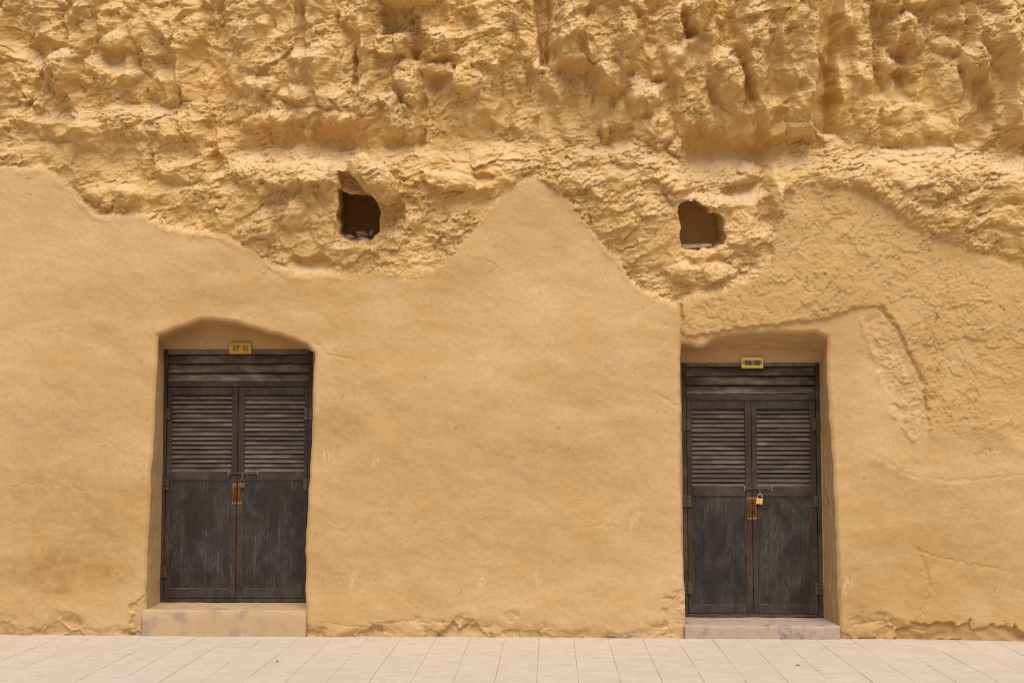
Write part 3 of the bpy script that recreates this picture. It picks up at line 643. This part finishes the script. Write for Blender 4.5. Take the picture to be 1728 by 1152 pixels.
from mathutils import noise as MN
def rock_block(u, v, ra, rb, dep, y, rot, seed, p=3.2, label=None):
    bm = bmesh.new(); bmesh.ops.create_icosphere(bm, subdivisions=6, radius=1)
    A, B = ra * .0047, rb * .0047; x0, z0 = at(u, v, y); c, s_ = math.cos(RAD(rot)), math.sin(RAD(rot)); of = Vector((seed * 7.7, seed * 3.1, 0))
    for q in bm.verts:
        d = q.co; n = (abs(d.x) ** p + abs(d.y) ** p + abs(d.z) ** p) ** (-1 / p); w = d * n
        l = Vector((w.x * A, w.y * dep, w.z * B)); s0 = l + of
        k = .030 * MN.noise(s0 * 7) + .020 * (.5 - abs(MN.noise(s0 * 13))) + .010 * MN.noise(s0 * 30) + .006 * MN.noise(s0 * 75) + .004 * MN.noise(s0 * 150)
        cr = MN.voronoi(s0 * 16)[0]; k -= .010 * max(0, 1 - (cr[1] - cr[0]) / .12)
        l += d.normalized() * k * min(1, min(A, B) / .08)
        q.co = Vector((l.x * c + l.z * s_, l.y, -l.x * s_ + l.z * c))
    o = bm_obj('rock_block', bm, MK, cliff, (x0, y, z0), True)
    if label: o['label'] = label
rock_block(632, 303, 50, 23, .17, -.10, 44, 1, label='slanting rock block hanging over the left niche')
rock_block(500, 297, 50, 17, .12, -.05, 2, 2); 
rock_block(765, 309, 38, 13, .09, -.05, 6, 8)
rock_block(690, -4, 44, 15, .14, -.12, 0, 9); 

# ------------------------------------------------------------------ doors
YD = .385                                     # front of the door frames
def door(key, uc, vref, cfg):
    xa = lambda u: at(u, vref, YD)[0]
    za = lambda v: at(uc, v, YD)[1]
    x0, x1, zb, zt = xa(cfg['l']), xa(cfg['r']), za(cfg['bot']), za(cfg['top'])
    jw = cfg['jw']
    root = empty('slatted_door', ((x0 + x1) / 2, YD, zb)); ox, oz = root.location.x, root.location.z
    tag(root, cfg['label'], 'door', 'dark double doors with louvres', 'thing')
    X_ = lambda u: xa(u) - ox
    Z_ = lambda v: za(v) - oz
    # frame
    bm = bmesh.new(); L0, L1, T = x0 - ox, x1 - ox, zt - oz
    box(bm, L0, L0 + jw, 0, .06, 0, T, .003); box(bm, L1 - jw, L1, 0, .06, 0, T, .003)
    hb = bmesh.new(); box(hb, L0 + jw, L1 - jw, .004, .06, Z_(cfg['head']), T - .001, .003); bm_obj('head_rail', hb, MJB, root)
    box(bm, L0 + jw, L1 - jw, .002, .06, Z_(cfg['rail1']), Z_(cfg['rail0']), .004)
    box(bm, L0 + jw, L1 - jw, .004, .06, 0.001, Z_(cfg['sill']), .003)
    bm_obj('door_frame', bm, cfg['jm'], root)
    # transom boards
    n = 3; zt0, zt1 = Z_(cfg['head']), Z_(cfg['rail0']); p = (zt0 - zt1) / n
    me = None
    for k in range(n):
        if me is None:
            bm = bmesh.new(); box(bm, L0 + jw + .002, L1 - jw - .002, -.007, .007, -p * .485, p * .485, .003)
            o = bm_obj('transom_slat', bm, MTR, root); me = o.data
        else: o = link('transom_slat', me, None, root)
        o.location = (0, .030, zt0 - p * (k + .5) - .003); o.rotation_euler = (RAD(-30 + random.uniform(-2, 2)), RAD(random.uniform(-.25, .25)), 0)
    # leaves
    xs = X_(cfg['split']); gap = .003
    lz0, lz1 = Z_(cfg['sill']) + .003, Z_(cfg['rail1']) - .003
    for side in (0, 1):
        a, b = (L0 + jw + .003, xs - gap / 2) if side == 0 else (xs + gap / 2, L1 - jw - .003)
        sa, sb = X_(cfg['slat'][side][0]), X_(cfg['slat'][side][1])
        zl1, zl0, zm, zp0 = Z_(cfg['lou1']), Z_(cfg['lou0']), Z_(cfg['mid']), Z_(cfg['plk0'])
        yF, yB = .010 + side * .001, .050
        leaf = bm = bmesh.new()
        box(bm, a, sa, yF, yB, lz0, lz1, .003); box(bm, sb, b, yF, yB, lz0, lz1, .003)
        box(bm, sa, sb, yF + .001, yB, zl1, lz1 - .0005, .003); box(bm, sa, sb, yF + .001, yB, zm, zl0, .003); box(bm, sa, sb, yF + .001, yB, lz0 + .0005, zp0, .003)
        leaf = bm_obj('door_leaf', bm, MWV, root)
        ns = 17; pt = (zl1 - zl0) / ns; sm = None
        for k in range(ns):
            if sm is None:
                bm = bmesh.new(); box(bm, sa - .002, sb + .002, -.0045, .0045, -pt * .50, pt * .50, .0032)
                bm.normal_update()
                for f_ in bm.faces:
                    if f_.normal.z < -.3 and f_.normal.y < .3: f_.material_index = 1
                o = bm_obj('slat', bm, MSL, leaf); sm = o.data; sm.materials.append(MSE)
            else: o = link('slat', sm, None, leaf)
            o.location = (0, .030, zl1 - pt * (k + .5)); o.rotation_euler = (RAD(-40 + random.uniform(-5, 5)), RAD(random.uniform(-.2, .2)), 0)
        npk = 5; pw = (sb - sa) / npk; pm = None
        for k in range(npk):
            if pm is None:
                bm = bmesh.new(); box(bm, -pw / 2 + .0003, pw / 2 - .0003, -.010, .010, zp0 - .002, zm + .002, cfg['pb'])
                bm.normal_update()
                for f_ in bm.faces:
                    if abs(f_.normal.x) > .3 and f_.normal.y < -.3: f_.material_index = 1
                o = bm_obj('plank', bm, MPL, leaf); pm = o.data; pm.materials.append(cfg['pj'])
            else: o = link('plank', pm, None, leaf)
            o.location = (sa + pw * (k + .5), .031 + random.uniform(-.0005, .0005), 0)
        # thin bead round the planked panel
        bm = bmesh.new(); e = .008
        box(bm, sa, sa + e, .014, .021, zp0, zm, .002); box(bm, sb - e, sb, .014, .021, zp0, zm, .002)
        box(bm, sa + e, sb - e, .0145, .021, zp0, zp0 + e, .002); box(bm, sa + e, sb - e, .0145, .021, zm - e, zm, .002)
        bm_obj('bead', bm, MWH, leaf)
        hx = L0 + jw if side == 0 else L1 - jw
        for hv in cfg['hinge'][side]:
            hz = Z_(hv); h = bmesh.new()
            box(h, hx - .034, hx - .004, -.006, -.001, hz - .048, hz + .048, .001); box(h, hx + .004, hx + .034, -.005, .009, hz - .048, hz + .048, .001)
            tube(h, [(hx, -.006, hz - .05), (hx, -.006, hz + .05)], .0065, 8)
            ho = bm_obj('hinge', h, MHG, leaf)
        hx2 = a + .5 * (sa - a)
        # pull plate on the meeting stile
        cx = (sb + b) / 2 + .004 if side == 0 else (sa + a) / 2 - .004
        z1, z0 = Z_(cfg['pull'][0]), Z_(cfg['pull'][1]); h = bmesh.new(); w = .017
        box(h, cx - w, cx + w, yF - .004, yF, z0, z1, .0015)
        sgn = 1 if side == 0 else -1
        tube(h, [(cx, yF - .004, z1 - .035), (cx, yF - .024, z1 - .045), (cx, yF - .028, (z0 + z1) / 2), (cx, yF - .024, z0 + .045), (cx, yF - .004, z0 + .035)], .0065, 8)
        bm_obj('pull_handle', h, MBR, leaf)
        h = bmesh.new()
        for sx in (-.010, .010):
            for sz in (z0 + .012, z1 - .012): disc(h, cx + sx, yF - .004, sz, .0042)
        bm_obj('screw_set', h, MSC, leaf)['kind'] = 'stuff'
        h = bmesh.new()
        for hv in cfg['hinge'][side]:
            for dx in (-.020, .020):
                for dz in (-.034, 0, .034): disc(h, hx + dx, -.006 if dx < 0 else -.0055, Z_(hv) + dz, .0036, .0015)
        bm_obj('hinge_screw_set', h, MHS, leaf)['kind'] = 'stuff'
    # slide bolt across the meeting stiles, with its hasp
    h = bmesh.new(); bz = Z_(cfg['bolt'][2]); b0, b1 = X_(cfg['bolt'][0]), X_(cfg['bolt'][1])
    box(h, b0, b0 + .030, .003, .0095, bz - .018, bz + .018, .001); box(h, xs + .030, b1, .003, .0095, bz - .014, bz + .014, .001)
    tube(h, [(b0 + .012, -.002, bz), (b1 - .012, -.002, bz)], .006, 8)
    hxp = X_(cfg['lock'][0])
    box(h, hxp - .011, hxp + .011, -.005, -.001, bz - .060, bz - .004, .001)
    bm_obj('slide_bolt', h, MBT, root)
    h = bmesh.new()
    for sx in (b0 + .006, b1 - .006):
        for dz in (-.010, .010): disc(h, sx, .003, bz + dz, .0038)
    bm_obj('bolt_screw_set', h, MSC, root)['kind'] = 'stuff'
    # padlock (a thing of its own, hung from the hasp)
    px_, pz_ = at(cfg['lock'][0], cfg['lock'][1], YD - .02); w, hh = cfg['lock'][2], cfg['lock'][3]
    pl = empty('padlock', (px_, YD - .016, pz_)); tag(pl, cfg['locklabel'], 'padlock', 'padlocks on the doors'); pl.rotation_euler = (0, RAD(cfg['lock'][4]), 0)
    h = bmesh.new(); box(h, -w / 2, w / 2, -.011, .011, -hh, 0, .004); tube(h, [(0, 0, -hh - .001), (0, 0, -hh + .004)], .005, 8)
    bm_obj('padlock_body', h, cfg['lockm'], pl)
    h = bmesh.new(); r = w * .33; up = cfg['lock'][5]
    pts = [(-r, 0, -.006), (-r, 0, up)] + [(-r * math.cos(a), 0, up + r * math.sin(a)) for a in np.linspace(.3, math.pi - .3, 7)] + [(r, 0, up), (r, 0, -.006)]
    tube(h, pts, .0042, 8); bm_obj('shackle', h, cfg['shm'], pl)
    return root, x0, x1, zb, zt
MJD = mat_wood('dust_in_joint', 'z', (.035, .029, .026), (.20, .17, .145), (.30, .26, .22), .9)
MJ2 = mat_wood('dark_joint', 'z', (.022, .018, .017), (.06, .05, .045), (.12, .10, .09), .5)
C37 = dict(pj=MJD, pb=.0018, l=272.5, r=525, bot=1016, top=589, head=597.5, rail0=644, rail1=652, sill=1010, split=399.5, slat=((287.5, 389.5), (411, 512.5)), lou1=666, lou0=796, mid=809, plk0=994, jw=.030, jm=MWV,
           hinge=((698, 817, 965), (698, 817)), pull=(815, 851), bolt=(384, 436, 798), lock=(409, 814.5, .047, .040, 3, .012),
           label='dark slatted double door on the left, under an arched recess with plate 37', lockm=MDK, shm=MDK, locklabel='dull grey-green padlock hanging on the left door')
C36 = dict(pj=MJ2, pb=.0010, l=1152.5, r=1386.5, bot=1041, top=612, head=618, rail0=665, rail1=675, sill=1036, split=1269.5, slat=((1168.5, 1258.5), (1278.5, 1369)), lou1=690, lou0=821, mid=837, plk0=1021, jw=.034, jm=MWH,
           hinge=((716, 845, 992), (716, 845, 992)), pull=(838, 877), bolt=(1255, 1304, 824), lock=(1282, 840.5, .056, .048, 8, .018),
           label='dark slatted double door on the right, in a square recess with plate 36', lockm=MPB, shm=MST, locklabel='bright yellow brass padlock with silver shackle on the right door')
d37, a0, a1, azb, azt = door('37', 398, 810, C37)
d36, b0_, b1_, bzb, bzt = door('36', 1270, 830, C36)

# plaster around each frame at the back of the recess, and the dark chamber behind each door
def plate_grid(name, rects, Y, mat, parent, amp=.004):
    co, q = [], []; n0 = 0
    for (x0, x1, z0, z1) in rects:
        nx = max(2, int((x1 - x0) / .02) + 1); nz = max(2, int((z1 - z0) / .02) + 1)
        gx, gz = np.meshgrid(np.linspace(x0, x1, nx), np.linspace(z0, z1, nz))
        y = Y - amp * fbm(gx * 6, gz * 6, 3, 501); co.append(np.stack([gx, y, gz], -1).reshape(-1, 3))
        i = n0 + np.arange(nx * nz).reshape(nz, nx); q.append(np.stack([i[:-1, :-1], i[:-1, 1:], i[1:, 1:], i[1:, :-1]], -1).reshape(-1, 4)); n0 += nx * nz
    co = np.concatenate(co); z = np.zeros(len(co))
    return link(name, np_mesh(name, co, np.concatenate(q), {'stain': z, 'straw': z, 'scuff': z}), mat, parent)
for (x0, x1, zb, zt, nm) in ((a0, a1, azb, azt, 'arched plaster panel above the left door'), (b0_, b1_, bzb, bzt, 'narrow plaster band above the right door')):
    o = plate_grid('recess_panel', [(x0 - .4, x1 + .4, zt, zt + .6), (x0 - .4, x0, -.03, zt), (x1, x1 + .4, -.03, zt)], YD + .012, MP, wall); o['label'] = nm
    bm = bmesh.new(); box(bm, x0 - .3, x1 + .3, YD + .055, 2.2, -.02, zt + .3)
    for f in [f for f in bm.faces if f.calc_center_median().y < YD + .06]: bm.faces.remove(f)
    bm_obj('cave_chamber', bm, MK, cliff)

# ------------------------------------------------------------------ number plates
def plate(u0, u1, v0, v1, text, mat, lmat, label, smear):
    xa, zt_ = at(u0, v0, YD - .012); xb, zb_ = at(u1, v1, YD - .012); w, h = xb - xa, zt_ - zb_
    root = empty('number_plate', ((xa + xb) / 2, YD - .010, zb_)); tag(root, label, 'sign', 'yellow cave number plates'); root.rotation_euler = (RAD(-4), RAD(.4), 0)
    bm = bmesh.new(); box(bm, -w / 2, w / 2, -.002, .002, 0, h, .001); bm_obj('plate', bm, mat, root)
    bm = bmesh.new(); e = .004
    for r in ((-w / 2, w / 2, 0, e), (-w / 2, w / 2, h - e, h), (-w / 2, -w / 2 + e, e, h - e), (w / 2 - e, w / 2, e, h - e)): box(bm, r[0], r[1], -.0045, -.002, r[2], r[3], .0008)
    bm_obj('plate_rim', bm, mat, root)
    if smear:
        bm = bmesh.new(); vs = []
        for k in range(28):
            a = 2 * math.pi * k / 28; c, s_ = math.cos(a), math.sin(a)
            vs.append(bm.verts.new((math.copysign(abs(c) ** .5, c) * w * .455, -.0026, h * .5 + math.copysign(abs(s_) ** .6, s_) * h * .21 + random.uniform(-.001, .001))))
        bm.faces.new(vs); bm_obj('worn_patch', bm, MSMEAR, root)
    xo = -w * .335
    for t, size, dx in text:
        cu = bpy.data.curves.new('lettering', 'FONT'); cu.body = t; cu.size = size * h; cu.extrude = .0006; cu.offset = .0012 if t.isdigit() else .0
        o = bpy.data.objects.new('lettering', cu); COL.objects.link(o); bpy.context.view_layer.update()
        me = bpy.data.meshes.new_from_object(o.evaluated_get(bpy.context.evaluated_depsgraph_get())); bpy.data.objects.remove(o); bpy.data.curves.remove(cu)
        co = np.empty(len(me.vertices) * 3, F); me.vertices.foreach_get('co', co); co = co.reshape(-1, 3); lo_, hi_ = co.min(0), co.max(0)
        tw, th = hi_[0] - lo_[0], hi_[1] - lo_[1]; k = size * h / th
        co[:, 0] = (co[:, 0] - lo_[0]) * k; co[:, 1] = (co[:, 1] - lo_[1]) * k; me.vertices.foreach_set('co', co.ravel()); me.update()
        me.materials.clear(); ob = link('lettering', me, lmat, root); ob.rotation_euler = (RAD(90), 0, 0); ob.location = (dx * w, -.0034, h * (.5 - size / 2))
MSMEAR = mat_metal('worn_grey', (.20, .155, .14), (.30, .23, .17), .1, .6)
plate(386.5, 424, 578, 597, (('37', .48, -.34), ('\u7a9f', .50, .10)), MY, MLB, 'yellow number plate reading 37 above the left door', False)
plate(1251, 1288, 602.5, 621, (('36', .50, -.34), ('\u7a9f', .54, .10)), MYB, MLT, 'yellow number plate reading 36 with a grey smear, above the right door', True)

# ------------------------------------------------------------------ door steps
def step(fl, fr, vb0, z, y0, mat, label, blx, brx):
    xl, _ = at(fl, 1060, y0); xr, _ = at(fr, 1060, y0)
    n, mrow = 90, 26; bm = bmesh.new(); prof = [(y0 + .002, -.01), (y0, z * .3), (y0 + .001, z * .7), (y0 + .002, z - .012), (y0 + .006, z - .003), (y0 + .014, z)] + [(y0 + .014 + (YD + .04 - y0) * k / 14, z + .010 * k / 14) for k in range(1, 15)]
    g = []
    for (y, zz) in prof:
        t = max(0, (y - y0) / (YD + .04 - y0)); row = []
        for i in range(n):
            s_ = i / (n - 1); x = (xl + (blx - xl) * t) * (1 - s_) + (xr + (brx - xr) * t) * s_
            e = float(np.asarray(perlin(np.array([x * 7]), np.array([y * 7 + zz * 9]), 71))[0]); e2 = float(np.asarray(perlin(np.array([x * 31]), np.array([y * 25 + zz * 30]), 72))[0])
            row.append(bm.verts.new((x, y - .004 * e - .0015 * e2, zz + (.004 * e + .0015 * e2 if zz > .01 else 0))))
        g.append(row)
    for a, b in zip(g, g[1:]):
        for i in range(n - 1): bm.faces.new((a[i], a[i + 1], b[i + 1], b[i]))
    for side in (0, n - 1):
        lo_ = [bm.verts.new((r[side].co.x, r[side].co.y, -.012)) for r in g]
        for k in range(len(g) - 1):
            q = (g[k][side], lo_[k], lo_[k + 1], g[k + 1][side]); bm.faces.new(q if side else q[::-1])
    bmesh.ops.recalc_face_normals(bm, faces=bm.faces)
    o = bm_obj('door_step', bm, mat, None, None, True); tag(o, label, 'step', 'steps below the doors'); return o
step(239, 516, 1066, azb - .012, -.012, MS1, 'tall tan rendered step with grey stains, below the left door', at(271, 1010, YD + .04)[0], a1 + .03)
step(1156, 1418, 1071, bzb - .012, -.020, MS2, 'low grey stone step below the right door', b0_ - .02, at(1390, 1040, YD + .04)[0])

# ------------------------------------------------------------------ loose stones in the niches and on the paving
def stone(u, v, Y, sx, sy, sz, label, cat, group=None, mat=MCL, seed=0, rot=0, flat=False, zfix=None, name='loose_stone'):
    bm = bmesh.new()
    if flat:
        box(bm, -.5, .5, -.5, .5, 0, 1, .06); bmesh.ops.subdivide_edges(bm, edges=bm.edges, cuts=3, use_grid_fill=True)
    else: bmesh.ops.create_icosphere(bm, subdivisions=3, radius=.5)
    rs = random.Random(seed); ph = [rs.uniform(0, 9) for _ in range(6)]
    for v_i in bm.verts:
        c = v_i.co; k = 1 + (.07 if flat else .20) * (math.sin(5 * c.x + ph[0]) * math.sin(6 * c.y + ph[1]) + .7 * math.sin(9 * c.z + ph[2] + 4 * c.x))
        v_i.co = Vector((c.x * k * sx, c.y * k * sy, max(c.z, -.38) * k * sz))
    x, z = at(u, v, Y); o = bm_obj(name, bm, mat, None, (x, Y, z if zfix is None else zfix), not flat); o.rotation_euler = (0, RAD(rot), RAD(rs.uniform(-25, 25)))
    tag(o, label, cat, group); return o
stone(611, 396, .30, .12, .09, .062, 'largest loose stone in the left niche, slanted flat piece', 'stone', 'stones in the left niche', seed=1, rot=4)
stone(591, 401, .20, .085, .08, .045, 'rounded stone at the left of the left niche floor', 'stone', 'stones in the left niche', seed=2)
stone(626, 394, .27, .035, .03, .055, 'small upright stone at the right of the left niche floor', 'stone', 'stones in the left niche', seed=3)
stone(613, 404, .12, .11, .06, .025, 'thin flat shard lying at the front of the left niche', 'stone', 'stones in the left niche', seed=4)
stone(1174, 419, .12, .24, .07, .030, 'long flat brick lying on the floor of the right niche', 'brick', seed=5, flat=True, name='flat_brick')
stone(1213, 413, .14, .03, .03, .03, 'small lump in the right corner of the right niche', 'stone', seed=6)
stone(468, 1112, at(0, 0)[0] * 0 - 1.15, .022, .02, .014, 'tiny dark pebble on the paving below the left door', 'pebble', zfix=.006, seed=8, name='pebble')
stone(1346, 1114, -1.2, .03, .02, .012, 'small crumb of earth on the paving before the right door', 'pebble', zfix=.006, seed=9, name='pebble')

# ------------------------------------------------------------------ ground and paving
bm = bmesh.new(); vs = [bm.verts.new(p) for p in ((-600, -700, -.05), (600, -700, -.05), (600, 8, -.05), (-600, 8, -.05))]; bm.faces.new(vs)
tag(bm_obj('ground', bm, MGR), kind='structure')
bm = bmesh.new(); vs = [bm.verts.new(p) for p in ((-9, -9.2, -.0035), (9, -9.2, -.0035), (9, .44, -.0035), (-9, .44, -.0035))]; bm.faces.new(vs)
pav = bm_obj('pavement', bm, MJT); tag(pav, kind='structure')
SW, SL = .2685, .62
variants = []
for k in range(6):
    bm = bmesh.new(); g_ = .0011
    box(bm, -SW / 2 + g_, SW / 2 - g_, -SL / 2 + g_, SL / 2 - g_, -.03, 0, .0014)
    for v_i in bm.verts: v_i.co += Vector((random.uniform(-.0012, .0012), random.uniform(-.0015, .0015), 0))
    me = bpy.data.meshes.new('paving_slab'); bm.to_mesh(me); bm.free(); me.materials.append(MPV); variants.append(me)
xo = at(910, 1072)[0]
bmr = bmesh.new()
for i in range(-33, 34):
    x = xo + (i + .5) * SW
    off = (.30 if i % 2 else 0) + random.uniform(-.03, .03)
    for r in range(-1, 15):
        y = .10 - off - (r + .5) * SL + SL * .5
        zt_ = random.uniform(-.0011, .0011)
        if y - SL / 2 > .40: continue
        if -4.75 < x < 4.25 and -2.9 < y:
            o = link('paving_slab', random.choice(variants), None, pav)
            o.location = (x, y, zt_); o.rotation_euler = (random.uniform(-.0012, .0012), random.uniform(-.002, .002), random.choice((0, math.pi)) + random.uniform(-.002, .002))
        elif y - SL / 2 > -9.1:
            box(bmr, x - SW / 2 + .002, x + SW / 2 - .002, y - SL / 2 + .002, y + SL / 2 - .002, -.03, zt_)
o = bm_obj('paving_slab_field', bmr, MPV, pav); o['kind'] = 'stuff'
